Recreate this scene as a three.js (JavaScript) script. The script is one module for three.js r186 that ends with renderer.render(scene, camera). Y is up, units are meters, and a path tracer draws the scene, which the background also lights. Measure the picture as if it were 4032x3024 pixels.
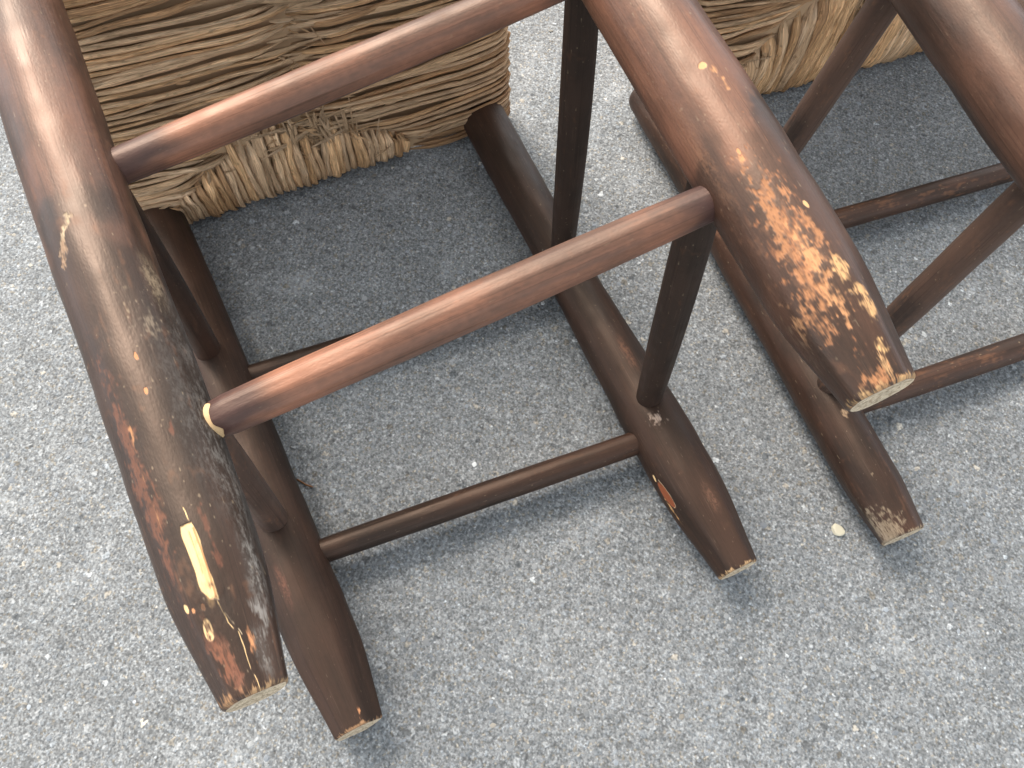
import * as THREE from 'three';
import { mergeGeometries } from 'three/addons/utils/BufferGeometryUtils.js';

// ------------------------------------------------------------------ camera, sky, sun, exposure
const scene = new THREE.Scene();
const renderer = new THREE.WebGLRenderer({ antialias: true });
renderer.setSize(1024, 768);
renderer.toneMapping = THREE.LinearToneMapping;
renderer.toneMappingExposure = 3.15;
renderer.shadowMap.enabled = true;

const camera = new THREE.PerspectiveCamera(49.78, 4 / 3, 0.01, 60);
camera.position.set(-0.0547, 0.5751, 0.0578);
camera.up.set(0.36002, 0.42723, -0.82937);
camera.lookAt(-0.0547 + 0.17574, 0.5751 - 0.90413, 0.0578 - 0.38945);
scene.add(camera);

const sunDir = new THREE.Vector3(-0.10, 0.80, -0.70).normalize();
{ // hazy bright sky: even cloud veil, thinner and brighter round the hidden sun
  const W = 256, H = 128, d = new Float32Array(W * H * 4), v = new THREE.Vector3();
  for (let j = 0; j < H; j++) for (let i = 0; i < W; i++) {
    const el = ((j + 0.5) / H - 0.5) * Math.PI, az = ((i + 0.5) / W - 0.5) * 2 * Math.PI;
    v.set(Math.cos(el) * Math.cos(az), Math.sin(el), Math.cos(el) * Math.sin(az));
    const c = Math.max(-1, Math.min(1, v.dot(sunDir))), a = Math.acos(c);
    const s = Math.max(0, v.y);
    const base = 1.05 - 0.90 * Math.pow(s, 0.4) + 0.07 * (0.5 + 0.5 * c), glow = 1.25 * Math.exp(-Math.pow(a / 0.62, 2)), g = v.y < 0 ? 0.5 : 1;
    const o = (j * W + i) * 4;
    d[o] = (base * 0.89 + glow * 1.03) * g; d[o + 1] = (base + glow) * g; d[o + 2] = (base * 1.13 + glow * 0.94) * g; d[o + 3] = 1;
  }
  const t = new THREE.DataTexture(d, W, H, THREE.RGBAFormat, THREE.FloatType);
  t.mapping = THREE.EquirectangularReflectionMapping; t.magFilter = THREE.LinearFilter; t.minFilter = THREE.LinearFilter;
  t.colorSpace = THREE.LinearSRGBColorSpace; t.needsUpdate = true;
  scene.background = t; scene.environment = t;
}
const sun = new THREE.DirectionalLight(0xfff3e6, 1.5);
sun.position.copy(sunDir).multiplyScalar(4);
sun.castShadow = true; sun.shadow.radius = 55; sun.shadow.mapSize.set(2048, 2048);
Object.assign(sun.shadow.camera, { left: -1.2, right: 1.2, top: 1.2, bottom: -1.2, near: 0.1, far: 10 });
scene.add(sun, sun.target);

// ------------------------------------------------------------------ helpers
function rng(seed) { let s = seed >>> 0; return () => { s = (s + 0x6D2B79F5) | 0; let t = Math.imul(s ^ (s >>> 15), 1 | s); t = (t + Math.imul(t ^ (t >>> 7), 61 | t)) ^ t; return ((t ^ (t >>> 14)) >>> 0) / 4294967296; }; }
const PERM = new Uint8Array(512), VAL = new Float32Array(256);
{ const r = rng(7); const p = [...Array(256).keys()]; for (let i = 255; i > 0; i--) { const j = Math.floor(r() * (i + 1)); [p[i], p[j]] = [p[j], p[i]]; } for (let i = 0; i < 512; i++) PERM[i] = p[i & 255]; for (let i = 0; i < 256; i++) VAL[i] = r(); }
const sm = x => x * x * (3 - 2 * x), clamp = (x, a = 0, b = 1) => x < a ? a : x > b ? b : x, lerp = (a, b, t) => a + (b - a) * t;
const sstep = (a, b, x) => sm(clamp((x - a) / (b - a)));
function n3(x, y, z) {
  const xi = Math.floor(x), yi = Math.floor(y), zi = Math.floor(z), u = sm(x - xi), v = sm(y - yi), w = sm(z - zi);
  const X = xi & 255, Y = yi & 255, Z = zi & 255;
  const h = (a, b, c) => VAL[PERM[PERM[PERM[a & 255] + (b & 255)] + (c & 255)]];
  return lerp(lerp(lerp(h(X, Y, Z), h(X + 1, Y, Z), u), lerp(h(X, Y + 1, Z), h(X + 1, Y + 1, Z), u), v),
    lerp(lerp(h(X, Y, Z + 1), h(X + 1, Y, Z + 1), u), lerp(h(X, Y + 1, Z + 1), h(X + 1, Y + 1, Z + 1), u), v), w);
}
function n2p(x, y, per, seed) { // value noise, periodic over per cells
  const xi = Math.floor(x), yi = Math.floor(y), u = sm(x - xi), v = sm(y - yi);
  const h = (a, b) => VAL[PERM[PERM[(((a % per) + per) % per + seed) & 255] + ((((b % per) + per) % per + seed * 3) & 255)]];
  return lerp(lerp(h(xi, yi), h(xi + 1, yi), u), lerp(h(xi, yi + 1), h(xi + 1, yi + 1), u), v);
}
const toS = x => { x = clamp(x); return Math.round(255 * (x <= 0.0031308 ? 12.92 * x : 1.055 * Math.pow(x, 1 / 2.4) - 0.055)); };
function dataTex(arr, w, h, srgb) {
  const t = new THREE.DataTexture(arr, w, h, THREE.RGBAFormat, THREE.UnsignedByteType);
  t.wrapS = t.wrapT = THREE.RepeatWrapping; t.magFilter = THREE.LinearFilter; t.minFilter = THREE.LinearMipmapLinearFilter; t.generateMipmaps = true;
  t.colorSpace = srgb ? THREE.SRGBColorSpace : THREE.NoColorSpace; t.needsUpdate = true; return t;
}
const V = (x, y, z) => new THREE.Vector3(x, y, z);
const taken = {};
function numbered(n) { const k = taken[n] = (taken[n] ?? -1) + 1; return k ? `${n}_${String(k).padStart(3, '0')}` : n; }
function add(parent, name, geo, mat) { const m = new THREE.Mesh(geo, mat); m.name = name; m.castShadow = m.receiveShadow = true; parent.add(m); return m; }

// ------------------------------------------------------------------ ground: worn asphalt
const TILE = 1.1, SMUDGE = [[-0.072, -0.341, 0.016, 0.4], [0.052, -0.307, 0.016, 0.3]];
function asphaltMaps() {
  const N = 2048, col = new Uint8Array(N * N * 4), bmp = new Uint8Array(N * N * 4);
  const r = rng(31);
  // two sizes of stone: jittered cells, looked up for the nearest point
  function cells(n, seed) { const q = rng(seed), a = []; for (let i = 0; i < n * n; i++) a.push([q(), q(), q(), q(), q()]); return a; }
  const n1 = 780, c1 = cells(n1, 11), n2 = 185, c2 = cells(n2, 12);
  const near = (cs, n, x, y) => {
    const xi = Math.floor(x), yi = Math.floor(y); let b = 9, b2 = 9, id = null;
    for (let dy = -1; dy <= 1; dy++) for (let dx = -1; dx <= 1; dx++) {
      const k = cs[((yi + dy + n) % n) * n + ((xi + dx + n) % n)];
      const ex = xi + dx + k[0] - x, ey = yi + dy + k[1] - y, e = ex * ex + ey * ey;
      if (e < b) { b2 = b; b = e; id = k; } else if (e < b2) b2 = e;
    }
    return [Math.sqrt(b), Math.sqrt(b2), id];
  };
  for (let j = 0; j < N; j++) for (let i = 0; i < N; i++) {
    const u = i / N, v = j / N;
    const w1 = n2p(u * 512, v * 512, 512, 3), w2 = n2p(u * 512, v * 512, 512, 9);
    let [d, e, k] = near(c1, n1, u * n1 + (w1 - 0.5) * 0.7, v * n1 + (w2 - 0.5) * 0.7);
    let edge = clamp((e - d) * 3.0), tone = k[2], hue = k[3], h = 0.28 + 0.3 * edge * k[4];
    let L = lerp(0.105, 0.18 + 0.15 * tone * tone, 0.3 + 0.7 * edge);
    if (tone > 0.994) L = 0.46 * (0.5 + 0.5 * edge);
    let big = false;
    const [d2, e2, k2] = near(c2, n2, u * n2 + (w2 - 0.5) * 0.45, v * n2 + (w1 - 0.5) * 0.45);
    if (k2[2] > 0.52) {
      const rad = 0.16 + 0.27 * k2[3] * k2[3], m = sstep(rad + 0.05, rad - 0.03, d2);
      if (m > 0) {
        const Ls = 0.11 + 0.21 * k2[4] + (k2[2] > 0.99 ? 0.22 : 0);
        L = lerp(L, Ls * (0.86 + 0.28 * n2p(u * 700, v * 700, 700, 4)), m); h = lerp(h, 0.55 + 0.3 * k2[4], m); hue = lerp(hue, k2[4] * 7 % 1, m); big = m > 0.5;
        const ring = sstep(0.1, 0.0, Math.abs(d2 - rad - 0.05)); if (!big) L *= 1 - 0.3 * ring;
      }
    }
    const grain = n2p(u * 1024, v * 1024, 1024, 5), med = n2p(u * 60, v * 60, 60, 6), lo = n2p(u * 9, v * 9, 9, 8), lo2 = n2p(u * 23, v * 23, 23, 2);
    L *= 0.50 + 1.0 * grain; L *= 0.80 + 0.12 * med + 0.05 * lo + 0.06 * lo2;
    // pale mineral dust lodged between the stones in blotches
    const dust = sstep(0.60, 0.86, 0.3 * lo2 + 0.45 * med + 0.25 * n2p(u * 190, v * 190, 190, 14)) * (0.25 + 0.75 * grain);
    L = lerp(L, 0.36, 0.35 * dust);
    for (const [sx, sz, sr, sa] of SMUDGE) { let du = u - ((sx / TILE + 0.37) % 1 + 1) % 1, dv = v - ((-sz / TILE + 0.11) % 1 + 1) % 1; const e = Math.hypot(du, dv) * TILE / sr; if (e < 1.3) L = lerp(L, 0.36, sa * sstep(0.25, 0.6, (1 - e) * 0.6 + 0.5 * lo2 * med + 0.35 * (n2p(u * 130, v * 130, 130, 7) - 0.3)) * (0.4 + 0.6 * grain)); }
    let cr = 0.975, cg = 1.0, cb = 1.0;
    if (hue > 0.93) { cr = 1.10; cg = 1.01; cb = 0.86; } else if (hue < 0.16) { cr = 0.92; cg = 0.98; cb = 1.02; }
    const o = (j * N + i) * 4;
    col[o] = toS(L * cr); col[o + 1] = toS(L * cg); col[o + 2] = toS(L * cb); col[o + 3] = 255;
    const b = clamp(h * 0.8 + 0.25 * grain - 0.1 + 0.15 * med) * 255; bmp[o] = bmp[o + 1] = bmp[o + 2] = b; bmp[o + 3] = 255;
  }
  return [dataTex(col, N, N, true), dataTex(bmp, N, N, false)];
}
const [aCol, aBmp] = asphaltMaps();
const asphalt = new THREE.MeshPhysicalMaterial({ map: aCol, bumpMap: aBmp, bumpScale: 0.0013, roughness: 0.82, specularIntensity: 0.6 });
const ground = new THREE.Group(); ground.name = 'ground'; ground.userData = { kind: 'structure', label: 'worn grey asphalt with fine pale aggregate', category: 'ground' }; scene.add(ground);
{
  const g = new THREE.PlaneGeometry(9, 9, 1, 1); g.rotateX(-Math.PI / 2); g.translate(0.15, 0, -0.3);
  const p = g.attributes.position, uv = g.attributes.uv;
  for (let i = 0; i < p.count; i++) uv.setXY(i, p.getX(i) / TILE + 0.37, -p.getZ(i) / TILE + 0.11);
  add(ground, 'asphalt_sheet', g, asphalt);
}
{ // stones of the wearing course that stand a little proud of the binder
  const r = rng(91), g = new THREE.IcosahedronGeometry(1, 0); const p = g.attributes.position;
  const N = 34000, m = new THREE.InstancedMesh(g, new THREE.MeshStandardMaterial({ color: 0xffffff, roughness: 0.8 }), N);
  const M = new THREE.Matrix4(), q = new THREE.Quaternion(), e = new THREE.Euler(), c = new THREE.Color();
  for (let i = 0; i < N; i++) {
    const x = -0.42 + r() * 1.22, z = -0.86 + r() * 1.12, s = 0.0005 + 0.0022 * Math.pow(r(), 5.0);
    e.set((r() - 0.5) * 0.5, r() * 6.3, (r() - 0.5) * 0.5); q.setFromEuler(e);
    const sy = Math.min(0.0009, s * (0.45 + 0.3 * r()));
    M.compose(V(x, -sy * (0.25 + 0.45 * r()), z), q, V(s * (0.7 + 0.6 * r()), sy, s * (0.8 + 0.5 * r()))); m.setMatrixAt(i, M);
    const t = r(), L = t > 0.998 ? 0.42 + 0.2 * r() : 0.12 + 0.17 * r() * r() + 0.05 * r(), h = r();
    if (h > 0.95) c.setRGB(L * 1.10, L, L * 0.84); else if (h < 0.25) c.setRGB(L * 0.92, L * 0.99, L * 1.06); else c.setRGB(L * 0.975, L, L * 1.0);
    m.setColorAt(i, c);
  }
  m.name = 'asphalt_stones'; m.userData.kind = 'stuff'; m.castShadow = m.receiveShadow = true; ground.add(m);
}

// ------------------------------------------------------------------ wood
const BARE = [0.64, 0.43, 0.21], ORANGE = [0.42, 0.185, 0.082], RED = [0.11, 0.036, 0.02], DUST = [0.21, 0.195, 0.175], TAN = [0.36, 0.27, 0.17], DARK = [0.016, 0.011, 0.009];
// stained wood over a cylinder of length len, radius r; marks: {k:'blob'|'poly'|'line', c, t, th, rt, rs, ...} in metres along and degrees round
function woodMaps({ seed, len, r, marks = [], tone = 1, topTone = 1, topAt = 9, endDark = 0, warm = 0.5, specks = 0.5, W = 512, H = 1024, rough = 0.40, wear = 0.3 }) {
  const col = new Uint8Array(W * H * 4), rgh = new Uint8Array(W * H * 4), bmp = new Uint8Array(W * H * 4);
  const dg = Math.PI / 180 * r;
  for (const m of marks) {
    if (m.k === 'poly') { m.pts = m.p.map(([t, th]) => [t, th * dg]); }
    if (m.k === 'line') { m.pts = m.p.map(([t, th]) => [t, th * dg]); }
    if (m.pts) { m.b = [Math.min(...m.pts.map(q => q[0])) - 0.012, Math.max(...m.pts.map(q => q[0])) + 0.012, Math.min(...m.pts.map(q => q[1])) - 0.012, Math.max(...m.pts.map(q => q[1])) + 0.012]; }
    else { const R = Math.max(m.rt, m.rs) * 2.4; m.s = m.th * dg; m.b = [m.t - R, m.t + R, m.s - R, m.s + R]; }
  }
  const segd = (x, y, a, b) => { const dx = b[0] - a[0], dy = b[1] - a[1], t = clamp(((x - a[0]) * dx + (y - a[1]) * dy) / (dx * dx + dy * dy + 1e-12)); return Math.hypot(x - a[0] - t * dx, y - a[1] - t * dy); };
  for (let j = 0; j < H; j++) for (let i = 0; i < W; i++) {
    const t = (j + 0.5) / H * len, th = ((i + 0.5) / W - 0.5) * 2 * Math.PI, s = th * r, cx = Math.cos(th) * r, cy = Math.sin(th) * r;
    const N = (f, g, k = 0) => n3(cx * f + 40 + seed, cy * f + 70 + k, t * g + seed * 1.7 + k * 3.1);
    const fib = N(1500, 60), fib2 = N(700, 22, 1), pat = N(90, 45, 2), pat2 = N(220, 130, 3), lo = N(40, 14, 4), fine = N(2400, 900, 5);
    // stain: patches of thicker and thinner colour, drawn along the grain
    const mot = N(600, 420, 47); let a = clamp(0.46 * lo + 0.34 * pat + 0.13 * fib2 + 0.09 * mot); a = sstep(0.22, 0.78, a);
    let R = lerp(0.018, 0.066, a), G = lerp(0.0110, 0.0310, a), B = lerp(0.0085, 0.0195, a);
    R *= tone * (1 + 0.35 * (warm - 0.5)); G *= tone; B *= tone * (1 - 0.25 * (warm - 0.5));
    { const k = sstep(-0.012, 0.012, t - topAt + (pat - 0.5) * 0.05 + (pat2 - 0.5) * 0.02), q = lerp(1, topTone, k); R *= q * (1 + 0.04 * (q - 1)); G *= lerp(1, q, 0.96); B *= lerp(1, q, 0.86);
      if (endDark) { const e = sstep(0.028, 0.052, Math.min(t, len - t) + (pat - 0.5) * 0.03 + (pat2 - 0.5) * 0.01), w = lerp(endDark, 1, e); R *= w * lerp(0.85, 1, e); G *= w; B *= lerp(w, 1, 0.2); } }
    const gr = 0.86 + 0.12 * fib + 0.16 * fine; R *= gr; G *= gr; B *= gr;
    let rg = rough + 0.06 + 0.12 * (pat2 - 0.5) + 0.05 * (fib - 0.5), h = 0.5 + 0.035 * (fib - 0.5) + 0.05 * (fine - 0.5) + 0.10 * (pat2 - 0.5);
    // rubbed-through streaks and specks
    const wr = sstep(0.64 - 0.10 * wear, 0.84 - 0.10 * wear, 0.45 * pat2 + 0.3 * mot + 0.25 * fib2) * wear;
    R = lerp(R, ORANGE[0] * 0.55, wr * 0.55); G = lerp(G, ORANGE[1] * 0.55, wr * 0.55); B = lerp(B, ORANGE[2] * 0.6, wr * 0.55); rg += 0.12 * wr;
    { const st = sstep(0.66, 0.80, N(2600, 16, 53)) * 0.30, sc = sstep(0.80, 0.88, N(2400, 45, 59)) * 0.12; R = lerp(R * (1 - st), 0.16, sc); G = lerp(G * (1 - st), 0.10, sc); B = lerp(B * (1 - st), 0.07, sc); rg += 0.10 * st; }
    const sp = sstep(0.90 - 0.05 * specks, 0.95, N(900, 420, 7)) * specks; R = lerp(R, TAN[0], sp * 0.5); G = lerp(G, TAN[1], sp * 0.5); B = lerp(B, TAN[2], sp * 0.5);
    for (const m of marks) {
      if (t < m.b[0] || t > m.b[1] || s < m.b[2] || s > m.b[3]) continue;
      const rag = m.rag ?? 0.0012;
      const wx = t + (N(260, 120, 11) - 0.5) * rag * 2.4 + (fib - 0.5) * rag * 0.5, wy = s + (N(260, 160, 13) - 0.5) * rag * 1.2;
      let k = 0;
      if (m.k === 'poly') {
        let inside = false, dm = 9; const P = m.pts;
        for (let q = 0, w = P.length - 1; q < P.length; w = q++) { if ((P[q][1] > wy) !== (P[w][1] > wy) && wx < (P[w][0] - P[q][0]) * (wy - P[q][1]) / (P[w][1] - P[q][1]) + P[q][0]) inside = !inside; dm = Math.min(dm, segd(wx, wy, P[q], P[w])); }
        k = inside ? sstep(0, 0.0004, dm) : 0;
      } else if (m.k === 'line') {
        let dm = 9; for (let q = 0; q + 1 < m.pts.length; q++) dm = Math.min(dm, segd(wx, wy, m.pts[q], m.pts[q + 1]));
        k = sstep(m.w, m.w * 0.4, dm) * sstep(m.gap ?? 0.2, (m.gap ?? 0.2) + 0.15, N(600, 300, 17));
      } else {
        const co = Math.cos((m.rot ?? 0)), si = Math.sin(m.rot ?? 0), dx = wx - m.t, dy = wy - m.s, ex = (dx * co + dy * si) / m.rt, ey = (-dx * si + dy * co) / m.rs, e = Math.sqrt(ex * ex + ey * ey);
        const nn = m.flaky ? 0.40 * N(380, 300, 19) + 0.34 * N(950, 620, 23) + 0.26 * N(2200, 420, 29) : 0.5;
        k = m.flaky ? sstep(-0.13, 0.22, (1 - e) * 0.38 + (nn - m.flaky) * 1.2) * (1 - 0.55 * sstep(0.55, 0.72, N(1700, 500, 37))) : sstep(1.05, m.soft ? 0.1 : 0.85, e);
        if (m.soft) k *= 0.15 + 0.85 * sstep(0.36, 0.72, 0.4 * N(1100, 420, 41) + 0.35 * N(2600, 1500, 43) + 0.25 * pat2);
      }
      k *= m.a ?? 1; if (k <= 0) continue;
      const g2 = 0.70 + 0.24 * fib2 + 0.2 * fib + 0.16 * fine, c = m.c; R = lerp(R, c[0] * g2, k); G = lerp(G, c[1] * g2, k); B = lerp(B, c[2] * g2, k);
      rg = lerp(rg, m.rough ?? 0.7, k); h -= (m.deep ?? 0.1) * k;
    }
    const o = (j * W + i) * 4;
    col[o] = toS(R); col[o + 1] = toS(G); col[o + 2] = toS(B); col[o + 3] = 255;
    rgh[o] = rgh[o + 1] = rgh[o + 2] = clamp(rg) * 255; rgh[o + 3] = 255;
    bmp[o] = bmp[o + 1] = bmp[o + 2] = clamp(h) * 255; bmp[o + 3] = 255;
  }
  return [dataTex(col, W, H, true), dataTex(rgh, W, H, false), dataTex(bmp, W, H, false)];
}
const TINT = new THREE.Color().setRGB(1.0, 0.76, 0.61);
function woodMat(o) { const spec = o.spec ?? 0.75;
  const [map, roughnessMap, bumpMap] = woodMaps(o);
  return new THREE.MeshPhysicalMaterial({ map, roughnessMap, bumpMap, bumpScale: 0.0009, roughness: 1, ior: 1.55, specularColor: TINT, specularIntensity: spec });
}
// end grain: pale dirty cut wood with rings
function endGrainTex() {
  const N = 256, c = new Uint8Array(N * N * 4);
  for (let j = 0; j < N; j++) for (let i = 0; i < N; i++) {
    const x = i / N - 0.46, y = j / N - 0.55, rr = Math.hypot(x, y) + 0.02 * n3(x * 8 + 5, y * 8 + 5, 1), ring = 0.5 + 0.5 * Math.sin(rr * 120);
    const n = n3(x * 60 + 50, y * 60 + 50, 3), m = n3(x * 9 + 50, y * 9 + 50, 8), d = sstep(0.55, 0.75, n3(x * 22 + 9, y * 22 + 9, 12));
    let L = 0.78 + 0.10 * ring + 0.3 * (n - 0.5) + 0.3 * (m - 0.5); const o = (j * N + i) * 4;
    c[o] = toS(L * lerp(0.60, 0.28, d * 0.6)); c[o + 1] = toS(L * lerp(0.475, 0.19, d * 0.6)); c[o + 2] = toS(L * lerp(0.32, 0.11, d * 0.6)); c[o + 3] = 255;
  }
  return dataTex(c, N, N, true);
}
const endMat = new THREE.MeshStandardMaterial({ map: endGrainTex(), roughness: 0.85 });
const bareMat = new THREE.MeshStandardMaterial({ color: new THREE.Color().setRGB(0.55, 0.36, 0.18), roughness: 0.75 });

function frameOf(a, b) { const d = b.clone().sub(a), len = d.length(); d.divideScalar(len); let up = Math.abs(d.y) > 0.9 ? V(0, 0, 1) : V(0, 1, 0); const e1 = up.addScaledVector(d, -up.dot(d)).normalize(), e2 = d.clone().cross(e1); return { d, e1, e2, len }; }
function profAt(prof, t) { if (t <= prof[0][0]) return prof[0][1]; for (let i = 1; i < prof.length; i++) if (t <= prof[i][0]) { const k = (t - prof[i - 1][0]) / (prof[i][0] - prof[i - 1][0]); return lerp(prof[i - 1][1], prof[i][1], sm(k)); } return prof[prof.length - 1][1]; }
// lathe-like skin from a radius function, u = angle with the seam underneath
function skin(a, b, rad, NT, NA, tOf, offset) {
  const { d, e1, e2, len } = frameOf(a, b), pos = [], uv = [], nor = [], idx = [];
  const P = (t, th, out) => { const r = rad(t, th), of = offset ? offset(t) : [0, 0]; return out.copy(a).addScaledVector(d, t).addScaledVector(e1, r * Math.cos(th) + of[0]).addScaledVector(e2, r * Math.sin(th) + of[1]); };
  const p = V(), p1 = V(), p2 = V(), p3 = V(), p4 = V(), h = 0.0004;
  for (let j = 0; j <= NT; j++) for (let i = 0; i <= NA; i++) {
    const t = tOf(j / NT), th = (i / NA - 0.5) * 2 * Math.PI; P(t, th, p); pos.push(p.x, p.y, p.z); uv.push(i / NA, t / len);
    P(t + h, th, p1); P(t - h, th, p2); P(t, th + 0.03, p3); P(t, th - 0.03, p4); p1.sub(p2); p3.sub(p4); p3.cross(p1).normalize();
    const rx = p.clone().sub(a).addScaledVector(d, -t); if (p3.dot(rx) < 0) p3.negate(); nor.push(p3.x, p3.y, p3.z);
  }
  const w = NA + 1; for (let j = 0; j < NT; j++) for (let i = 0; i < NA; i++) { const q = j * w + i; idx.push(q, q + 1, q + w, q + 1, q + w + 1, q + w); }
  const g = new THREE.BufferGeometry(); g.setAttribute('position', new THREE.Float32BufferAttribute(pos, 3)); g.setAttribute('normal', new THREE.Float32BufferAttribute(nor, 3)); g.setAttribute('uv', new THREE.Float32BufferAttribute(uv, 2)); g.setIndex(idx); return g;
}
function capGeo(a, b, rad, t, NA, into, offset) { // closing disc at t with its own uv
  const { d, e1, e2 } = frameOf(a, b), pos = [], uv = [], idx = [], of = offset ? offset(t) : [0, 0];
  const c = a.clone().addScaledVector(d, t + into).addScaledVector(e1, of[0]).addScaledVector(e2, of[1]); pos.push(c.x, c.y, c.z); uv.push(0.5, 0.5);
  for (let k = 1; k <= 3; k++) for (let i = 0; i < NA; i++) { const th = (i / NA - 0.5) * 2 * Math.PI, r = rad(t, th) * k / 3; const p = a.clone().addScaledVector(d, t + into * (1 - Math.pow(k / 3, 3)) + (n3(i * 0.6, k * 2, t * 50) - 0.5) * 0.0006 * (k < 3)).addScaledVector(e1, r * Math.cos(th) + of[0]).addScaledVector(e2, r * Math.sin(th) + of[1]); pos.push(p.x, p.y, p.z); uv.push(0.5 + 0.45 * k / 3 * Math.cos(th), 0.5 + 0.45 * k / 3 * Math.sin(th)); }
  for (let i = 0; i < NA; i++) { const i2 = (i + 1) % NA; idx.push(0, 1 + i2, 1 + i); for (let k = 0; k < 2; k++) { const q = 1 + k * NA; idx.push(q + i, q + i2, q + NA + i, q + i2, q + NA + i2, q + NA + i); } }
  const g = new THREE.BufferGeometry(); g.setAttribute('position', new THREE.Float32BufferAttribute(pos, 3)); g.setAttribute('uv', new THREE.Float32BufferAttribute(uv, 2)); g.setIndex(idx); g.computeVertexNormals(); return g;
}
// a hand-shaved leg: round billet, knife-cut facets tapering to the foot, domed top
function leg(parent, { a, b, prof, foot, k, nf = 7, seed, mat, label }) {
  a = a.clone().sub(parent.position); b = b.clone().sub(parent.position);
  const { len } = frameOf(a, b), r = rng(seed);
  const F = []; for (let i = 0; i < nf; i++) F.push([(i + 0.6 * (r() - 0.5)) / nf * 2 * Math.PI, foot * (0.95 + 0.08 * r()), k * (0.75 + 0.5 * r()), 1.1 * r()]);
  const rad = (t, th) => {
    let R = profAt(prof, t) * (1 + 0.035 * (n3(Math.cos(th) * 1.3 + seed, Math.sin(th) * 1.3 + 9, t * 22) - 0.5) + 0.03 * (n3(Math.cos(th) * 3 + 5, Math.sin(th) * 3 + seed, t * 60 + 7) - 0.5));
    for (const [f, q, s, s2] of F) { const c = Math.cos(th - f); if (c > 0.3) { const e = (q + s * t + s2 * t * t) / c; const dd = R - e, bl = 0.0030; if (dd > -bl) R = dd > bl ? e : R - (dd + bl) * (dd + bl) / (4 * bl); } }
    if (t < 0.0016) R -= 0.0011 * Math.pow(1 - t / 0.0016, 2);
    const u = len - t, dome = 0.011; if (u < dome) R *= Math.sqrt(Math.max(0.0, 1 - Math.pow(1 - u / dome, 2.6))) * 0.999 + 0.001;
    return Math.max(R, 0.0002);
  };
  const off = t => [0.0022 * (n3(t * 9 + seed, 3, 1) - 0.5), 0.0022 * (n3(t * 9 + seed, 8, 5) - 0.5)];
  const tOf = x => { // denser at both ends
    if (x < 0.06) return 0.0016 * x / 0.06; if (x > 0.88) { const q = (x - 0.88) / 0.12; return len - 0.011 + 0.011 * Math.sin(q * Math.PI / 2); } return 0.0016 + (len - 0.0126) * Math.pow((x - 0.06) / 0.82, 1.15);
  };
  const m = add(parent, 'leg', skin(a, b, rad, 150, 72, tOf, off), mat);
  if (label) m.userData.label = label;
  add(m, 'end_grain', capGeo(a, b, rad, 0, 72, 0.0006, off), endMat);
  return m;
}
function rung(parent, { a, b, r0, r1, r2 = r0, ra = 0.0205, rb = 0.0205, seed, mat, gapA = 0, gapB = 0, bend = 0.0008 }) {
  a = a.clone().sub(parent.position); b = b.clone().sub(parent.position);
  const { len } = frameOf(a, b), ta = gapA ? ra * 0.92 + gapA : ra * 0.55, tb = gapB ? len - rb * 0.92 - gapB : len - rb * 0.55;
  const base = t => { const x = t / len; return lerp(lerp(r0, r2, x), r1, Math.pow(Math.sin(Math.PI * clamp(x)), 0.75)); };
  const flats = []; { const q = rng(seed); for (let i = 0; i < 9; i++) flats.push([(i + 0.5 * q()) / 9 * 6.283, 0.975 + 0.02 * q(), 6 * (q() - 0.5)]); }
  const rad = (t, th) => { const B = base(t); let R = B * (1 + 0.05 * (n3(Math.cos(th) + seed, Math.sin(th), t * 40) - 0.5)); for (const [f, s, w] of flats) { const c = Math.cos(th - f - w * t); if (c > 0.6) R = Math.min(R, B * s / c); }
    const near = Math.min(t - ta, tb - t); if (near < 0.0012 && near >= -0.002) R *= 0.93 + 0.07 * clamp(near / 0.0012); return R; };
  const jag = (th, s) => 0.0036 * (n3(Math.cos(th) * 2.2 + s, Math.sin(th) * 2.2, seed) - 0.35);
  const off = t => { const x = t / len; return [bend * Math.sin(Math.PI * x) * (n3(seed, 2, 2) - 0.5) * 3, bend * Math.sin(Math.PI * x) * (n3(seed, 5, 2) - 0.5) * 3]; };
  const g = skin(a, b, rad, 40, 40, x => lerp(ta, tb, x), off);
  // the stain stops raggedly at a bare tenon
  const { d } = frameOf(a, b), p = g.attributes.position, W = 41;
  for (const [row, gap, s] of [[0, gapA, 1], [40, gapB, -1]]) if (gap) for (let i = 0; i < W; i++) { const j = jag((i / 40 - 0.5) * 6.283, row + 3) * s * Math.min(1, gap / 0.0016), q = row * W + i; p.setXYZ(q, p.getX(q) + d.x * j, p.getY(q) + d.y * j, p.getZ(q) + d.z * j); }
  const m = add(parent, 'rung', g, mat);
  const dir = b.clone().sub(a).normalize();
  for (const [gap, t0, t1] of [[gapA, 0.004, ta + 0.006], [gapB, tb - 0.006, len - 0.004]]) if (gap) {
    const q0 = a.clone().addScaledVector(dir, t0), q1 = a.clone().addScaledVector(dir, t1);
    add(m, 'tenon', skin(q0, q1, (t, th) => base(t0) * (0.93 + 0.05 * n3(Math.cos(th) * 3, Math.sin(th) * 3, seed + t * 200)), 8, 28, x => x * (t1 - t0)), bareMat);
  }
  return m;
}

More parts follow.
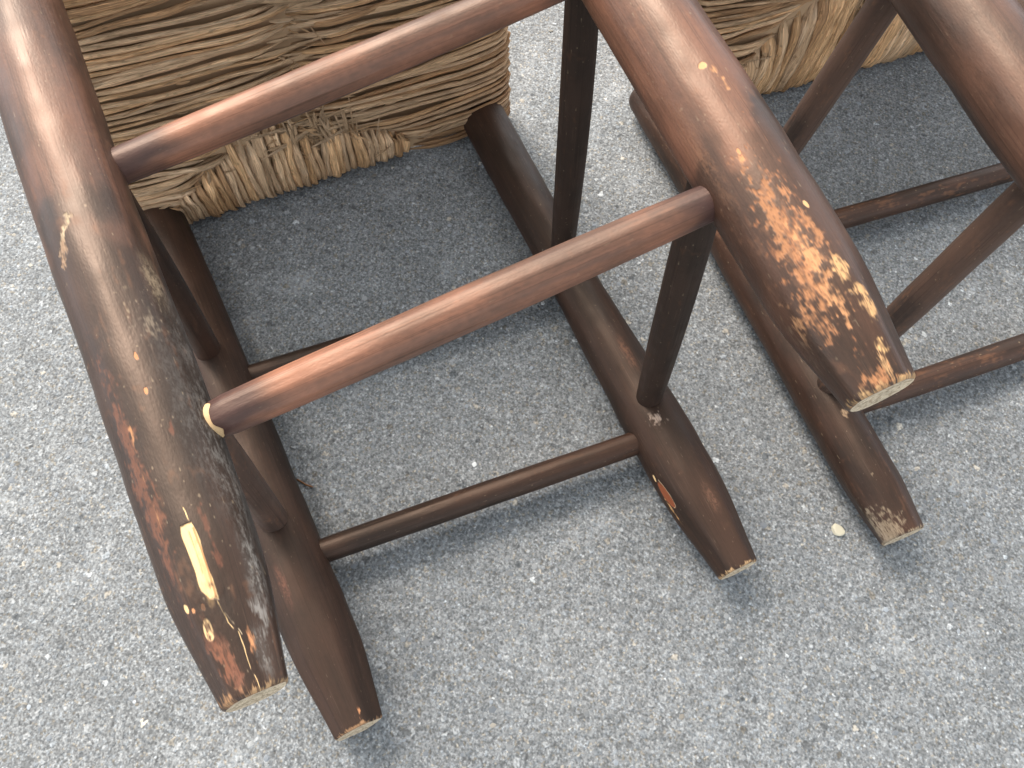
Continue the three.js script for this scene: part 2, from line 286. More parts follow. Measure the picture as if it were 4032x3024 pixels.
// ------------------------------------------------------------------ rush
function strawMaps() {
  const W = 256, H = 1024, col = new Uint8Array(W * H * 4), bmp = new Uint8Array(W * H * 4);
  for (let j = 0; j < H; j++) for (let i = 0; i < W; i++) { // u round the strand, v along it (1 = 0.25 m)
    const u = i / W * 2 * Math.PI, v = j / H, cx = Math.cos(u), cy = Math.sin(u);
    const f = n3(cx * 9 + 20, cy * 9 + 20, v * 22), f2 = n3(cx * 20 + 20, cy * 20 + 60, v * 34), p = n3(cx * 1.5 + 5, cy * 1.5 + 5, v * 20 + 3), q = n3(cx * 3 + 9, cy * 3 + 5, v * 60 + 3);
    const g = sstep(0.2, 0.8, 0.5 * f + 0.5 * f2); let L = 0.66 + 0.52 * g; L *= 0.84 + 0.30 * p;
    const br = sstep(0.68, 0.88, q) * 0.5, gl = sstep(0.6, 0.8, p) * 0.4, o = (j * W + i) * 4;
    let R = 0.73, G = 0.475, B = 0.275; R = lerp(R, 0.30, br); G = lerp(G, 0.18, br); B = lerp(B, 0.09, br); R = lerp(R, 0.66, gl); G = lerp(G, 0.50, gl); B = lerp(B, 0.34, gl);
    col[o] = toS(R * L); col[o + 1] = toS(G * L); col[o + 2] = toS(B * L); col[o + 3] = 255;
    const b = clamp(0.15 + 0.7 * g + 0.2 * (q - 0.5)) * 255; bmp[o] = bmp[o + 1] = bmp[o + 2] = b; bmp[o + 3] = 255;
  }
  return [dataTex(col, W, H, true), dataTex(bmp, W, H, false)];
}
const [stCol, stBmp] = strawMaps();
const strawMats = [[1.14, 1.10, 1.04], [1.0, 0.93, 0.85], [0.88, 0.85, 0.82], [1.14, 1.02, 0.86], [0.72, 0.60, 0.48], [1.06, 1.04, 1.02], [0.95, 0.82, 0.66]].map(c => new THREE.MeshPhysicalMaterial({ color: new THREE.Color().setRGB(...c), map: stCol, bumpMap: stBmp, bumpScale: 0.0014, roughness: 0.62, specularIntensity: 0.7 }));
const paddingMat = new THREE.MeshStandardMaterial({ color: new THREE.Color().setRGB(0.40, 0.255, 0.14), roughness: 0.95 });
const railMat = new THREE.MeshStandardMaterial({ color: new THREE.Color().setRGB(0.22, 0.13, 0.07), roughness: 0.8 });

// one twisted rush along a path of points, w wide and h thick (h measured along nrm)
function strandGeo(path, w, h, seed, NS = 26, NC = 9) {
  const r = rng(seed), curve = new THREE.CatmullRomCurve3(path, false, 'centripetal'), len = curve.getLength();
  const fr = [], pos = [], uv = [], idx = [], tw = (r() - 0.5) * 50, ph = r() * 6, lobes = 2 + Math.floor(r() * 2), lam = 0.08 + 0.14 * r(), v0 = r();
  const T = V(), A = V(), Bv = V(), prevA = V();
  for (let j = 0; j <= NS; j++) {
    const x = j / NS, c = curve.getPointAt(x); T.copy(curve.getTangentAt(x));
    if (j === 0) { A.set(0.31, 0.2, 0.9).addScaledVector(T, -T.dot(V(0.31, 0.2, 0.9))).normalize(); } else { A.copy(prevA).addScaledVector(T, -prevA.dot(T)).normalize(); }
    prevA.copy(A); Bv.copy(T).cross(A);
    const s = x * len, k = (0.86 + 0.34 * n3(s * 60 + seed, seed, 1)) * Math.min(1, 0.35 + 6 * Math.min(x, 1 - x));
    for (let i = 0; i <= NC; i++) {
      const a = i / NC * 2 * Math.PI, lob = 1 - lam * (0.5 + 0.5 * Math.cos(lobes * (a + ph) + tw * s)) + 0.14 * (n3(Math.cos(a) * 2 + seed, Math.sin(a) * 2, s * 90) - 0.5);
      const rr = k * lob, fl = w * Math.abs(1), ex = Math.cos(a) * h * 0.5 * rr, ey = Math.sin(a) * fl * 0.5 * rr;
      pos.push(c.x + A.x * ex + Bv.x * ey, c.y + A.y * ex + Bv.y * ey, c.z + A.z * ex + Bv.z * ey); uv.push(i / NC + tw * s * 0.03, v0 + s / 0.25);
    }
  }
  const W = NC + 1; for (let j = 0; j < NS; j++) for (let i = 0; i < NC; i++) { const q = j * W + i; idx.push(q, q + 1, q + W, q + 1, q + W + 1, q + W); }
  const g = new THREE.BufferGeometry(); g.setAttribute('position', new THREE.Float32BufferAttribute(pos, 3)); g.setAttribute('uv', new THREE.Float32BufferAttribute(uv, 2)); g.setIndex(idx); g.computeVertexNormals();
  const n = g.attributes.normal; for (let j = 0; j <= NS; j++) { const p = j * W, q = p + NC; const x = n.getX(p) + n.getX(q), y = n.getY(p) + n.getY(q), z = n.getZ(p) + n.getZ(q), l = Math.hypot(x, y, z) || 1; n.setXYZ(p, x / l, y / l, z / l); n.setXYZ(q, x / l, y / l, z / l); }
  return g;
}
// rush seat stretched on four rails; plane frame: origin o, x axis ex, up ey, outward (underside) en
function rushSeat(parent, { o, ex, ey, w0, w1, h, zr, half, out, seed, pitch, hb, ht, seam, sw }) {
  const seat = new THREE.Group(); seat.name = 'rush_seat'; parent.add(seat);
  const O = o.clone().sub(parent.position), en = ex.clone().cross(ey).normalize();
  const P = (x, y, z) => O.clone().addScaledVector(ex, x).addScaledVector(ey, y).addScaledVector(en, z);
  const r = rng(seed); const half0 = y => lerp(w0, w1, y / h) / 2;   // seat half width at height y, rails' centre line
  // rails (hidden under the rush)
  const cyl = (a, b, R) => { const d = b.clone().sub(a), g = new THREE.CylinderGeometry(R, R, d.length(), 14); g.applyQuaternion(new THREE.Quaternion().setFromUnitVectors(V(0, 1, 0), d.normalize())); g.translate((a.x + b.x) / 2, (a.y + b.y) / 2, (a.z + b.z) / 2); return g; };
  const C = [P(-half0(0), 0, 0), P(half0(0), 0, 0), P(half0(h), h, 0), P(-half0(h), h, 0)];
  for (let i = 0; i < 4; i++) add(seat, 'seat_rail', cyl(C[i], C[(i + 1) % 4], 0.008), railMat);
  { const s = new THREE.Shape(); const q = out * 0.45; s.moveTo(-half0(0) - q, -q); s.lineTo(half0(0) + q, -q); s.lineTo(half0(h) + q, h + q); s.lineTo(-half0(h) - q, h + q); const g = new THREE.ExtrudeGeometry(s, { depth: half * 1.5, bevelEnabled: false }); g.translate(0, 0, -half * 0.75); const m = new THREE.Matrix4().makeBasis(ex, ey, en); m.setPosition(O); g.applyMatrix4(m); add(seat, 'rush_padding', g, paddingMat); }
  const mk = (pts, w, hh, sd) => add(seat, 'rush_strand', strandGeo(pts.map(q => P(...q)), w, hh, sd), strawMats[Math.floor(r() * strawMats.length)]);
  // region limits on the underside: bottom wedge height hb(x), top wedge ht(x), seam x between the side fields
  let sd = seed * 1000;
  const wave = (A, k) => A * (n3(k, seed, 4) - 0.5) * 2;
  // side fields: rushes run across, over the side rails
  for (const side of [-1, 1]) for (let y = -out * 0.62; y < h + 0.006; y += pitch * (0.75 + 0.5 * r())) {
    const x0 = half0(clamp(y, 0, h)) * side, xs0 = seam(y) + wave(0.009, y * 90 + side) - side * 0.010 * r(), tl = wave(0.010, y * 60 + 30 * side) + (r() - 0.5) * 0.010;
    // stop where the wedges begin
    let xe = xs0; for (let k = 0; k <= 40; k++) { const x = lerp(x0, xs0, k / 40); xe = x; if (hb(x) > 0.006 && y < hb(x) - 0.004 && k > 5) break; if (h - y < ht(x) - 0.004 && k > 5) break; }
    const ye = y + tl * (y < 0.012 ? 0.15 : 1), zb = half * (y < 0 ? 0.75 : 1) + 0.002 * (r() - 0.3), lift = 0.003 * r();
    const dx = xe - x0, pts = [];
    pts.push([x0 - side * 0.05, y, -half * 0.9], [x0 - side * 0.012, y, -half], [x0 + side * out * 0.72, y, -half * 0.62], [x0 + side * out, y, 0], [x0 + side * out * 0.72, y, half * 0.66], [x0 - side * 0.012, y, zb]);
    const n = Math.max(2, Math.round(Math.abs(dx) / 0.028)); for (let k = 1; k < n; k++) pts.push([lerp(x0 - side * 0.012, xe, k / n), lerp(y, ye, k / n) + wave(0.0010, k * 3 + y * 300), zb + lift * Math.sin(k / n * 3.1) + wave(0.0012, k * 5 + y * 200)]);
    pts.push([xe - side * 0.003, ye, half * 0.55]);
    { const q = r(); mk(pts, sw * (0.65 + 0.5 * r() + 0.7 * q * q * q), sw * (0.32 + 0.18 * r()), ++sd); }
  }
  // wedges: rushes run up from the lower rail, and down from the upper one
  for (const [yr, dirY, lim] of [[0, 1, hb], [h, -1, ht]]) for (let x = -half0(yr) - 0.004; x < half0(yr) + 0.004; x += pitch * (0.75 + 0.5 * r())) {
    const H = lim(x) + wave(0.004, x * 100 + yr * 50); if (H < 0.006) continue;
    const tl = (r() - 0.5) * 0.012 * H / 0.08, zb = half + 0.002 * (r() - 0.2), pts = [];
    const oy = out * (0.72 + 0.25 * r());
    pts.push([x, yr + dirY * 0.03, -half * 0.9], [x, yr + dirY * 0.01, -half], [x, yr - dirY * oy * 0.72, -half * 0.6], [x, yr - dirY * oy, 0], [x, yr - dirY * oy * 0.72, half * 0.66], [x, yr + dirY * 0.008, zb]);
    const n = Math.max(2, Math.round(H / 0.025)); for (let k = 1; k < n; k++) pts.push([x + tl * k / n + wave(0.0014, k + x * 200), yr + dirY * lerp(0.008, H, k / n), zb + 0.002 * Math.sin(k / n * 3.1)]);
    pts.push([x + tl, yr + dirY * (H + 0.003), half * 0.55]);
    { const q = r(); mk(pts, sw * (0.65 + 0.5 * r() + 0.7 * q * q * q), sw * (0.32 + 0.18 * r()), ++sd); }
  }
  // broken ends and slivers that stick out of the joins
  for (let i = 0; i < 240; i++) {
    const y = 0.012 + r() * h * 0.9, sx = seam(y); let x, a;
    if (r() < 0.6) { x = sx + (r() - 0.5) * 0.05; a = (r() - 0.5) * 2.4; } else { x = (r() - 0.5) * w0 * 0.9; a = (r() - 0.5) * 0.9 + (r() < 0.5 ? Math.PI : 0); }
    const yy = Math.max(0.010, r() < 0.35 ? hb(x) + (r() - 0.5) * 0.02 : y), L0 = 0.007 + 0.030 * r() * r(), flat = i % 2 === 0, el = flat ? 0.03 + 0.05 * r() : 0.08 + 0.35 * r() * r(), z0 = half + (flat ? 0.0032 : 0.002);
    if (flat) { const inB = yy < hb(x); a = inB ? Math.PI / 2 + (r() - 0.5) * 0.5 : (r() - 0.5) * 0.5 + (r() < 0.5 ? Math.PI : 0); } const LL = flat ? 0.014 + 0.034 * r() : 0; 
    const c = Math.cos(a) * Math.cos(el), s = Math.sin(a) * Math.cos(el), q = Math.sin(el);
    const L = LL || L0, pts = [[x, yy, z0 - 0.001], [x + c * L * 0.5, yy + s * L * 0.5, z0 + q * L * 0.5], [x + c * L, yy + s * L, z0 + q * L]].map(k => P(...k));
    add(seat, 'straw_sliver', strandGeo(pts, flat ? 0.0012 + 0.0022 * r() : 0.0009 + 0.0026 * r() * r(), flat ? 0.0009 : 0.0006 + 0.0006 * r(), 9000 + seed * 100 + i, 4, 5), strawMats[[0, 3, 5, 1][i % 4]]);
  }
  return seat;
}

// ------------------------------------------------------------------ leg and rung materials
const blob = (t, th, rt, rs, c, o = {}) => ({ k: 'blob', t, th, rt, rs, c, ...o });
const matA = woodMat({ spec: 1.0, rough: 0.37, seed: 3, len: 0.458, r: 0.0195, tone: 0.62, topTone: 3.0, topAt: 0.205, warm: 0.40, specks: 0.6, wear: 0.3, marks: [
  blob(0.135, 80, 0.05, 0.011, DUST, { soft: 1, a: 0.42, rough: 0.7 }), blob(0.085, 68, 0.05, 0.011, DUST, { soft: 1, a: 0.5, rough: 0.75 }), blob(0.042, 58, 0.022, 0.006, DUST, { soft: 1, a: 0.9, rough: 0.85 }),
  blob(0.110, 40, 0.06, 0.010, DUST, { soft: 1, a: 0.18, rough: 0.6 }), blob(0.026, 52, 0.009, 0.004, [0.28, 0.26, 0.235], { flaky: 0.64, a: 0.6 }), blob(0.012, 42, 0.012, 0.005, DUST, { soft: 1, a: 0.8 }),
  blob(0.160, 20, 0.012, 0.005, TAN, { flaky: 0.80, a: 0.5 }), blob(0.148, 34, 0.014, 0.007, [0.2, 0.155, 0.11], { flaky: 0.72, a: 0.6 }), blob(0.17, 60, 0.02, 0.006, TAN, { soft: 1, a: 0.5 }),
  blob(0.201, -18, 0.008, 0.0016, TAN, { rot: 0.5, flaky: 0.55, deep: 0.3 }), blob(0.194, -27, 0.006, 0.0015, [0.24, 0.15, 0.09], { rot: 0.4, flaky: 0.5, deep: 0.3 }),
  blob(0.088, -31, 0.042, 0.0036, [0.115, 0.042, 0.022], { flaky: 0.52, rag: 0.002, a: 0.85, rough: 0.5, deep: 0.05 }), blob(0.075, -26, 0.02, 0.0008, [0.3, 0.14, 0.06], { flaky: 0.80, a: 0.9 }), blob(0.105, -24, 0.008, 0.0008, [0.3, 0.14, 0.06], { flaky: 0.6 }), 
  blob(0.119, 7, 0.0016, 0.0009, ORANGE), blob(0.135, 10, 0.0013, 0.0007, ORANGE), blob(0.060, 22, 0.008, 0.0012, RED, { flaky: 0.58, a: 0.7, deep: 0.02, rough: 0.5 }), blob(0.046, 22, 0.005, 0.0016, RED, { flaky: 0.58, a: 0.7, deep: 0.02, rough: 0.5 }), blob(0.10, 18, 0.007, 0.0012, RED, { flaky: 0.58, a: 0.7, deep: 0.02, rough: 0.5 }),
  { k: 'poly', c: BARE, rag: 0.0010, deep: 0.42, rough: 0.7, p: [[0.063, -6], [0.0635, 8], [0.056, 11], [0.048, 10], [0.041, 12], [0.034, 9], [0.0352, -1], [0.039, -7], [0.045, -6], [0.055, -7]] },
  blob(0.048, 6, 0.012, 0.0012, [0.46, 0.25, 0.10], { flaky: 0.56, a: 0.6, deep: 0 }), blob(0.038, 0, 0.006, 0.002, [0.5, 0.30, 0.13], { flaky: 0.58, a: 0.6, deep: 0 }),
  { k: 'line', c: [0.40, 0.20, 0.08], w: 0.0005, rag: 0.0004, gap: 0.0, deep: 0.1, p: [[0.061, 7], [0.052, 8.5], [0.042, 8.5], [0.035, 6.5]] }, { k: 'line', c: [0.48, 0.28, 0.12], w: 0.0003, rag: 0.0006, gap: 0.1, deep: 0.1, p: [[0.060, 2], [0.052, 3], [0.044, 2]] },
  { k: 'line', c: BARE, w: 0.00034, rag: 0.0014, gap: 0.3, deep: 0.25, p: [[0.034, 6], [0.026, 9], [0.021, 17], [0.007, 19], [-0.004, 23]] }, { k: 'line', c: TAN, w: 0.0003, rag: 0.002, gap: 0.3, deep: 0.1, p: [[0.030, 8], [0.024, 16], [0.020, 20]] },
  { k: 'line', c: BARE, w: 0.0004, rag: 0.001, gap: 0.3, p: [[0.07, 4], [0.064, 5]] },
  blob(0.0255, -15, 0.0042, 0.0018, BARE, { rot: 0.1, deep: 0.3, rag: 0.0006 }), blob(0.036, -30, 0.0018, 0.0012, BARE, { rag: 0.0006, deep: 0.3 }), blob(0.034, -22, 0.0012, 0.0007, ORANGE), blob(0.033, -12, 0.0015, 0.0009, ORANGE, { a: 0.6 }),
  blob(0.014, -11, 0.010, 0.0035, [0.15, 0.055, 0.03], { flaky: 0.48, rot: -0.15 }), blob(0.006, -4, 0.006, 0.003, [0.13, 0.05, 0.03], { flaky: 0.6 }), blob(0.017, 30, 0.006, 0.0015, ORANGE, { flaky: 0.6 }),
  blob(0.0005, -30, 0.004, 0.012, [0.32, 0.17, 0.08], { flaky: 0.58 }), blob(0.0, 30, 0.0016, 0.02, [0.34, 0.19, 0.09], { flaky: 0.58 }), blob(0.0, 120, 0.002, 0.03, [0.42, 0.26, 0.13], { flaky: 0.5 }),
  blob(0.03, -12, 0.012, 0.005, DARK, { flaky: 0.55, a: 0.7, rough: 0.35 }), blob(0.032, 14, 0.006, 0.004, DARK, { flaky: 0.5, a: 0.8, rough: 0.4 }),
] });
const WORN = [0.29, 0.125, 0.053], WORN2 = [0.39, 0.185, 0.08];
const matC = woodMat({ spec: 1.0, rough: 0.37, seed: 17, len: 0.452, r: 0.0205, tone: 0.80, topTone: 2.3, topAt: 0.125, warm: 0.6, specks: 0.4, wear: 0.3, marks: [
  blob(0.066, -26, 0.042, 0.0095, [0.22, 0.085, 0.036], { flaky: 0.62, rag: 0.003, rot: 0.06 }),
  blob(0.074, -31, 0.020, 0.0040, WORN, { flaky: 0.56, rot: 0.12, rag: 0.003 }), blob(0.056, -20, 0.014, 0.0030, WORN2, { flaky: 0.54, rag: 0.003 }), blob(0.045, -32, 0.013, 0.006, WORN, { flaky: 0.58, rag: 0.003 }), blob(0.036, -48, 0.009, 0.006, WORN, { flaky: 0.60, rag: 0.003 }), blob(0.038, -70, 0.010, 0.005, [0.26, 0.13, 0.06], { flaky: 0.66, rag: 0.003 }),
  blob(0.036, -22, 0.009, 0.004, WORN2, { flaky: 0.56, rag: 0.003 }), blob(0.046, 0, 0.007, 0.003, [0.44, 0.25, 0.11], { flaky: 0.56, rag: 0.002 }), blob(0.033, 9, 0.009, 0.003, [0.44, 0.25, 0.11], { flaky: 0.55, rag: 0.002 }), blob(0.066, -4, 0.012, 0.003, WORN, { flaky: 0.62, rag: 0.002 }), blob(0.085, -10, 0.012, 0.003, WORN, { flaky: 0.70, rag: 0.002 }), blob(0.10, -32, 0.012, 0.003, WORN, { flaky: 0.70, rag: 0.002 }),
  blob(0.156, -11, 0.0021, 0.0016, [0.5, 0.29, 0.13]), blob(0.146, 1, 0.004, 0.0018, WORN2, { flaky: 0.55 }), blob(0.152, -2, 0.002, 0.001, WORN2, { flaky: 0.5 }), blob(0.108, -29, 0.0022, 0.0012, WORN2, { flaky: 0.5 }), blob(0.112, -26, 0.0015, 0.0008, WORN2), blob(0.078, 6, 0.002, 0.001, [0.5, 0.29, 0.13]),
  blob(0.014, 2, 0.0032, 0.0018, [0.5, 0.30, 0.13], { flaky: 0.45 }), blob(0.006, -4, 0.006, 0.0022, [0.42, 0.24, 0.11], { flaky: 0.58 }), blob(0.004, -22, 0.004, 0.008, WORN, { flaky: 0.55 }), blob(0.0, -50, 0.003, 0.016, [0.45, 0.28, 0.13], { flaky: 0.56 }), blob(0.0, 0, 0.002, 0.04, [0.34, 0.18, 0.08], { flaky: 0.58 }), blob(0.0, 120, 0.002, 0.04, [0.45, 0.27, 0.12], { flaky: 0.5 }),
  blob(0.03, -85, 0.03, 0.010, [0.085, 0.055, 0.035], { flaky: 0.8, a: 0.6 }), blob(0.025, -60, 0.012, 0.008, DARK, { soft: 1, a: 0.7, rough: 0.4 }), blob(0.12, -62, 0.05, 0.006, [0.16, 0.075, 0.04], { soft: 1, a: 0.5 }),
] });
const rim = (c = [0.42, 0.26, 0.13]) => [0, 120, -120].map(th => blob(0.0, th, 0.0016, 0.034, c, { flaky: 0.56 }));
const matB = woodMat({ seed: 29, rough: 0.50, len: 0.454, r: 0.0215, tone: 0.56, warm: 0.40, specks: 0.25, wear: 0.05, marks: [...rim([0.33, 0.18, 0.09]), blob(0.008, 20, 0.003, 0.0015, ORANGE, { flaky: 0.5 }), blob(0.1, -20, 0.02, 0.004, [0.12, 0.05, 0.033], { soft: 1 })] });
const matD = woodMat({ seed: 43, rough: 0.46, len: 0.462, r: 0.0210, tone: 0.54, warm: 0.45, specks: 0.3, wear: 0.10, marks: [...rim(), blob(0.067, -73, 0.011, 0.0030, [0.20, 0.055, 0.022], { rag: 0.0012, deep: 0.4, rough: 0.4 }), blob(0.082, -76, 0.003, 0.0010, BARE, { deep: 0.2 }), blob(0.055, -82, 0.008, 0.0008, [0.4, 0.22, 0.09], { flaky: 0.5 }), { k: 'line', c: TAN, w: 0.0004, p: [[0.078, -68], [0.066, -64], [0.058, -68], [0.056, -76]], rag: 0.001 },
  blob(0.284, -48, 0.006, 0.003, [0.5, 0.44, 0.36], { flaky: 0.62, rough: 0.5 }), blob(0.118, -12, 0.006, 0.005, [0.30, 0.22, 0.17], { flaky: 0.6 }), blob(0.175, 5, 0.02, 0.005, [0.16, 0.07, 0.04], { soft: 1, a: 0.7 }), blob(0.05, 5, 0.016, 0.006, [0.15, 0.07, 0.042], { soft: 1, a: 0.7 })] });
const matE = woodMat({ seed: 57, len: 0.433, r: 0.0188, tone: 0.78, warm: 0.5, specks: 0.6, wear: 0.2, marks: [...rim([0.36, 0.26, 0.16]), blob(0.006, -50, 0.012, 0.010, [0.24, 0.18, 0.12], { flaky: 0.5, a: 0.8, rough: 0.85 }), blob(0.013, -75, 0.014, 0.006, [0.22, 0.17, 0.12], { flaky: 0.55, a: 0.8 }), blob(0.09, -6, 0.003, 0.0022, [0.34, 0.22, 0.13], { flaky: 0.45 }), blob(0.28, -50, 0.03, 0.003, [0.24, 0.11, 0.06], { soft: 1 }), blob(0.37, -40, 0.05, 0.006, [0.22, 0.11, 0.06], { soft: 1, a: 0.7 })] });
const matF = woodMat({ spec: 1.0, rough: 0.36, seed: 71, len: 0.435, r: 0.0210, tone: 1.6, warm: 0.45, specks: 0.2, wear: 0.08, marks: [...rim()] });
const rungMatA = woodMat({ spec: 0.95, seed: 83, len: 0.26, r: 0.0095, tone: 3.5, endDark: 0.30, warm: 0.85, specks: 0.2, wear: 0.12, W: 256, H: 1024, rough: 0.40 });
const rungMatB = woodMat({ seed: 95, len: 0.27, r: 0.0095, tone: 0.62, warm: 0.5, specks: 0.35, wear: 0.15, W: 256, H: 1024, rough: 0.42 });
const rungMatC = woodMat({ seed: 101, len: 0.28, r: 0.0097, tone: 1.5, warm: 0.0, specks: 0.6, wear: 0.35, W: 256, H: 1024, rough: 0.52 });
const rungMatE = woodMat({ seed: 127, len: 0.36, r: 0.0093, tone: 1.15, warm: 0.55, specks: 0.7, wear: 0.6, W: 256, H: 1024, rough: 0.44 });
const rungMatD = woodMat({ seed: 113, len: 0.28, r: 0.0097, tone: 0.42, warm: 0.15, specks: 0.6, wear: 0.15, W: 256, H: 1024, rough: 0.55 });

// ------------------------------------------------------------------ first stool
function stool(name, x, z, label) { const g = new THREE.Group(); g.name = numbered(name); g.position.set(x, 0, z); g.userData = { label, category: 'stool', group: 'rush stools lying on the asphalt' }; scene.add(g); return g; }
{
  const s = stool('rush_stool', -0.005, -0.22, 'dark brown wooden stool with a pale bare gash and grey scuffs on one leg');
  leg(s, { a: V(-0.1222, 0.2757, 0.0021), b: V(-0.1423, 0.2983, -0.438), prof: [[0, 0.0176], [0.04, 0.0182], [0.07, 0.0186], [0.13, 0.0193], [0.2, 0.0197], [0.27, 0.0205], [0.45, 0.0207]], foot: 0.0118, k: 0.125, nf: 8, seed: 5, mat: matA, label: 'scuffed leg with a long pale bare gash near its foot' });
  leg(s, { a: V(-0.1281, 0.0235, -0.0018), b: V(-0.1514, 0.0225, -0.438), prof: [[0, 0.0215], [0.09, 0.0226], [0.2, 0.0218], [0.41, 0.0206]], foot: 0.0147, k: 0.095, nf: 7, seed: 6, mat: matB });
  leg(s, { a: V(0.1253, 0.2942, -0.0037), b: V(0.1320, 0.3204, -0.438), prof: [[0, 0.0200], [0.05, 0.0206], [0.11, 0.0212], [0.21, 0.0211], [0.45, 0.0208]], foot: 0.0136, k: 0.135, nf: 9, seed: 7, mat: matC, label: 'leg with orange patches where the dark stain is worn off' });
  leg(s, { a: V(0.1355, 0.0235, 0.0066), b: V(0.1323, 0.0210, -0.438), prof: [[0, 0.0205], [0.05, 0.0218], [0.075, 0.0224], [0.108, 0.0225], [0.16, 0.0206], [0.244, 0.0184], [0.36, 0.0189], [0.42, 0.0191]], foot: 0.0140, k: 0.105, nf: 7, seed: 8, mat: matD, label: 'leg with a small reddish chip above its tapered foot' });
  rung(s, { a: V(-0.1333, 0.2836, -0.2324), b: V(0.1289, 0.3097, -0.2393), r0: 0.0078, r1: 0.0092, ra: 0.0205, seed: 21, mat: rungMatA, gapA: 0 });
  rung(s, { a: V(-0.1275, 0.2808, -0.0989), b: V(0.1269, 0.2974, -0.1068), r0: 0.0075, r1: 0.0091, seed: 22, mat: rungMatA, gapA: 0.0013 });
  rung(s, { a: V(-0.1421, 0.022, -0.2647), b: V(0.1337, 0.022, -0.2461), r0: 0.0080, r1: 0.0090, seed: 23, mat: rungMatB });
  rung(s, { a: V(-0.1343, 0.023, -0.1181), b: V(0.1347, 0.023, -0.1008), r0: 0.0082, r1: 0.0090, seed: 24, mat: rungMatB });
  rung(s, { a: V(0.1294, 0.3102, -0.2691), b: V(0.1336, 0.022, -0.2665), r0: 0.0088, r1: 0.0102, seed: 25, mat: rungMatD });
  rung(s, { a: V(0.1273, 0.3019, -0.1325), b: V(0.1346, 0.022, -0.1237), r0: 0.0088, r1: 0.0104, seed: 26, mat: rungMatD });
  rung(s, { a: V(-0.1356, 0.2905, -0.2844), b: V(-0.1432, 0.022, -0.2845), r0: 0.0088, r1: 0.0100, seed: 27, mat: rungMatB });
  rung(s, { a: V(-0.1296, 0.2834, -0.1474), b: V(-0.1357, 0.022, -0.1434), r0: 0.0092, r1: 0.0102, seed: 28, mat: rungMatC });
  const ex = V(1, 0, 0.012).normalize(), ey = V(0, 1, -0.005).addScaledVector(ex, 0); ey.addScaledVector(ex, -ey.dot(ex)).normalize();
  const hb = x => { const l = x + 0.142, q = 0.142 - x; return clamp(Math.min(l * 0.75, (0.085 - x) * 0.55, 0.066), 0, 1) * (0.8 + 0.4 * n3(x * 120, 3, 5)); };
  rushSeat(s, { o: V(-0.007, 0.024, -0.440), ex, ey, w0: 0.284, w1: 0.276, h: 0.285, half: 0.0150, out: 0.026, seed: 2, pitch: 0.0052, sw: 0.0084, hb, ht: x => clamp(Math.min(x + 0.138, 0.138 - x) * 0.8, 0, 0.10), seam: y => 0.004 - 0.02 * Math.max(0, 1 - y / 0.08) });
}
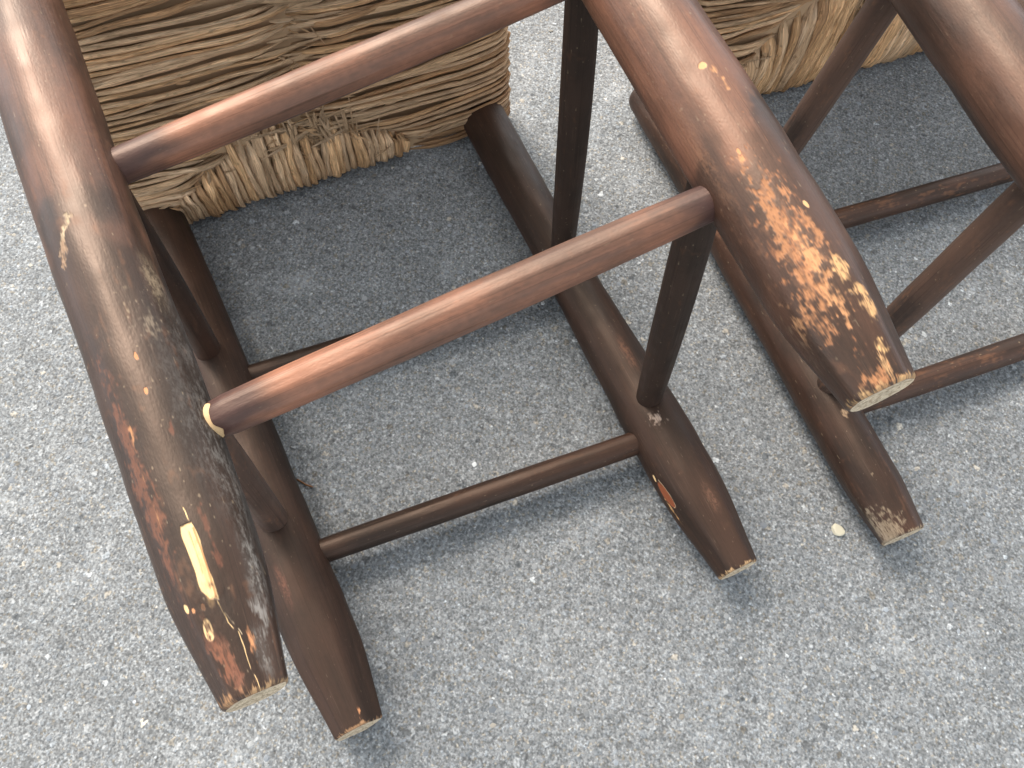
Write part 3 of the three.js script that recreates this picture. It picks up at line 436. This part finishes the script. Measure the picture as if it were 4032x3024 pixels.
// ------------------------------------------------------------------ second stool
{
  const s = stool('rush_stool', 0.44, -0.19, 'brown wooden stool with a smooth satin upper leg and a pale worn foot, no gash');
  const DF = V(0.356, 0, 0.0275), DT = V(0.366, 0, 0.0283);
  const E0 = V(0.2512, 0.0212, 0.0311), E1 = V(0.2787, 0.0195, -0.4013), F0 = V(0.2701, 0.2744, 0.0317), F1 = V(0.2965, 0.3061, -0.4014);
  const pe = [[0, 0.0185], [0.035, 0.0195], [0.08, 0.0194], [0.2, 0.0182], [0.43, 0.0178]], pf = [[0, 0.02], [0.05, 0.0206], [0.2, 0.0211], [0.43, 0.0208]];
  leg(s, { a: E0, b: E1, prof: pe, foot: 0.0148, k: 0.10, seed: 15, mat: matE, label: 'leg with a pale worn foot' });
  leg(s, { a: F0, b: F1, prof: pf, foot: 0.0140, k: 0.10, seed: 16, mat: matF });
  leg(s, { a: E0.clone().add(DF), b: E1.clone().add(DT), prof: pe, foot: 0.0148, k: 0.10, seed: 18, mat: matE });
  leg(s, { a: F0.clone().add(DF), b: F1.clone().add(DT), prof: pf, foot: 0.0140, k: 0.10, seed: 19, mat: matF });
  const sh = (v, k = 0.36) => v.clone().add(V(k, 0, k * 0.0773));
  rung(s, { a: V(0.2664, 0.020, -0.2200), b: V(0.6264, 0.020, -0.186), r0: 0.0084, r1: 0.0090, seed: 31, mat: rungMatE });
  rung(s, { a: V(0.2561, 0.020, -0.0680), b: V(0.6121, 0.020, -0.0415), r0: 0.0088, r1: 0.0096, seed: 32, mat: rungMatE });
  rung(s, { a: V(0.2844, 0.2916, -0.203), b: V(0.2671, 0.020, -0.2339), r0: 0.0088, r1: 0.0095, seed: 33, mat: rungMatC });
  rung(s, { a: V(0.2764, 0.2820, -0.072), b: V(0.2579, 0.020, -0.0839), r0: 0.0086, r1: 0.0093, seed: 34, mat: rungMatC });
  rung(s, { a: sh(V(0.2844, 0.2916, -0.203)), b: sh(V(0.2671, 0.020, -0.2339)), r0: 0.0092, r1: 0.0104, seed: 35, mat: rungMatC });
  rung(s, { a: sh(V(0.2764, 0.2820, -0.072)), b: sh(V(0.2579, 0.020, -0.0839)), r0: 0.0092, r1: 0.0104, seed: 36, mat: rungMatC });
  rung(s, { a: V(0.2830, 0.2900, -0.175), b: sh(V(0.2830, 0.2900, -0.175)), r0: 0.0085, r1: 0.0096, seed: 37, mat: rungMatA });
  rung(s, { a: V(0.2745, 0.2800, -0.045), b: sh(V(0.2745, 0.2800, -0.045)), r0: 0.0085, r1: 0.0096, seed: 38, mat: rungMatA });
  const ex = V(1, 0, 0.0773).normalize(), ey = V(0, 1, 0); const c0 = E0.clone().lerp(E1, 0.96).add(E0.clone().add(DF).lerp(E1.clone().add(DT), 0.96)).multiplyScalar(0.5); c0.y = 0.022;
  rushSeat(s, { o: c0, ex, ey, w0: 0.300, w1: 0.300, h: 0.272, half: 0.0150, out: 0.024, seed: 4, pitch: 0.0060, sw: 0.0090, hb: x => clamp(Math.min(x + 0.150, 0.150 - x) * 0.95, 0, 0.13), ht: x => clamp(Math.min(x + 0.150, 0.150 - x) * 0.95, 0, 0.13), seam: () => 0.0 });
}
// ------------------------------------------------------------------ small things on the ground
function pebble(x, z, rx, ry, rz, turn, col, label, seed) {
  const g = new THREE.IcosahedronGeometry(1, 3), p = g.attributes.position, r = rng(seed), pl = []; for (let i = 0; i < 12; i++) pl.push([V(r() - 0.5, r() - 0.5, r() - 0.5).normalize(), 0.58 + 0.26 * r()]);
  const v = V(); for (let i = 0; i < p.count; i++) { v.fromBufferAttribute(p, i); let k = 1; for (const [n, d] of pl) { const c = v.dot(n); if (c > 0.01) k = Math.min(k, d / c); } v.multiplyScalar(k * (0.97 + 0.06 * n3(v.x * 3 + 9, v.y * 3 + 9, v.z * 3 + seed))); p.setXYZ(i, v.x * rx, v.y * ry, v.z * rz); }
  g.computeVertexNormals();
  const m = add(scene, numbered('pebble'), g, new THREE.MeshStandardMaterial({ color: new THREE.Color().setRGB(...col), roughness: 0.7 })); m.position.set(x, ry * 0.62, z); m.rotation.y = turn; m.userData = { label, category: 'pebble' }; return m;
}
pebble(0.223, 0.007, 0.0048, 0.0020, 0.0058, 0.6, [0.48, 0.44, 0.33], 'pale cream pebble on the asphalt between the two stool feet', 3);
{ // curled scrap of reddish bark
  const pts = [V(-0.0045, 0.0012, -0.006), V(-0.001, 0.0022, -0.001), V(0.001, 0.0028, 0.002), V(0.005, 0.0015, 0.005)];
  const m = add(scene, 'bark_sliver', strandGeo(pts, 0.0026, 0.0012, 77, 14, 8), new THREE.MeshStandardMaterial({ color: new THREE.Color().setRGB(0.26, 0.11, 0.04), roughness: 0.6 }));
  m.position.set(-0.113, 0, -0.176); m.userData = { label: 'thin curled reddish brown bark sliver on the asphalt', category: 'bark' };
}
renderer.render(scene, camera);
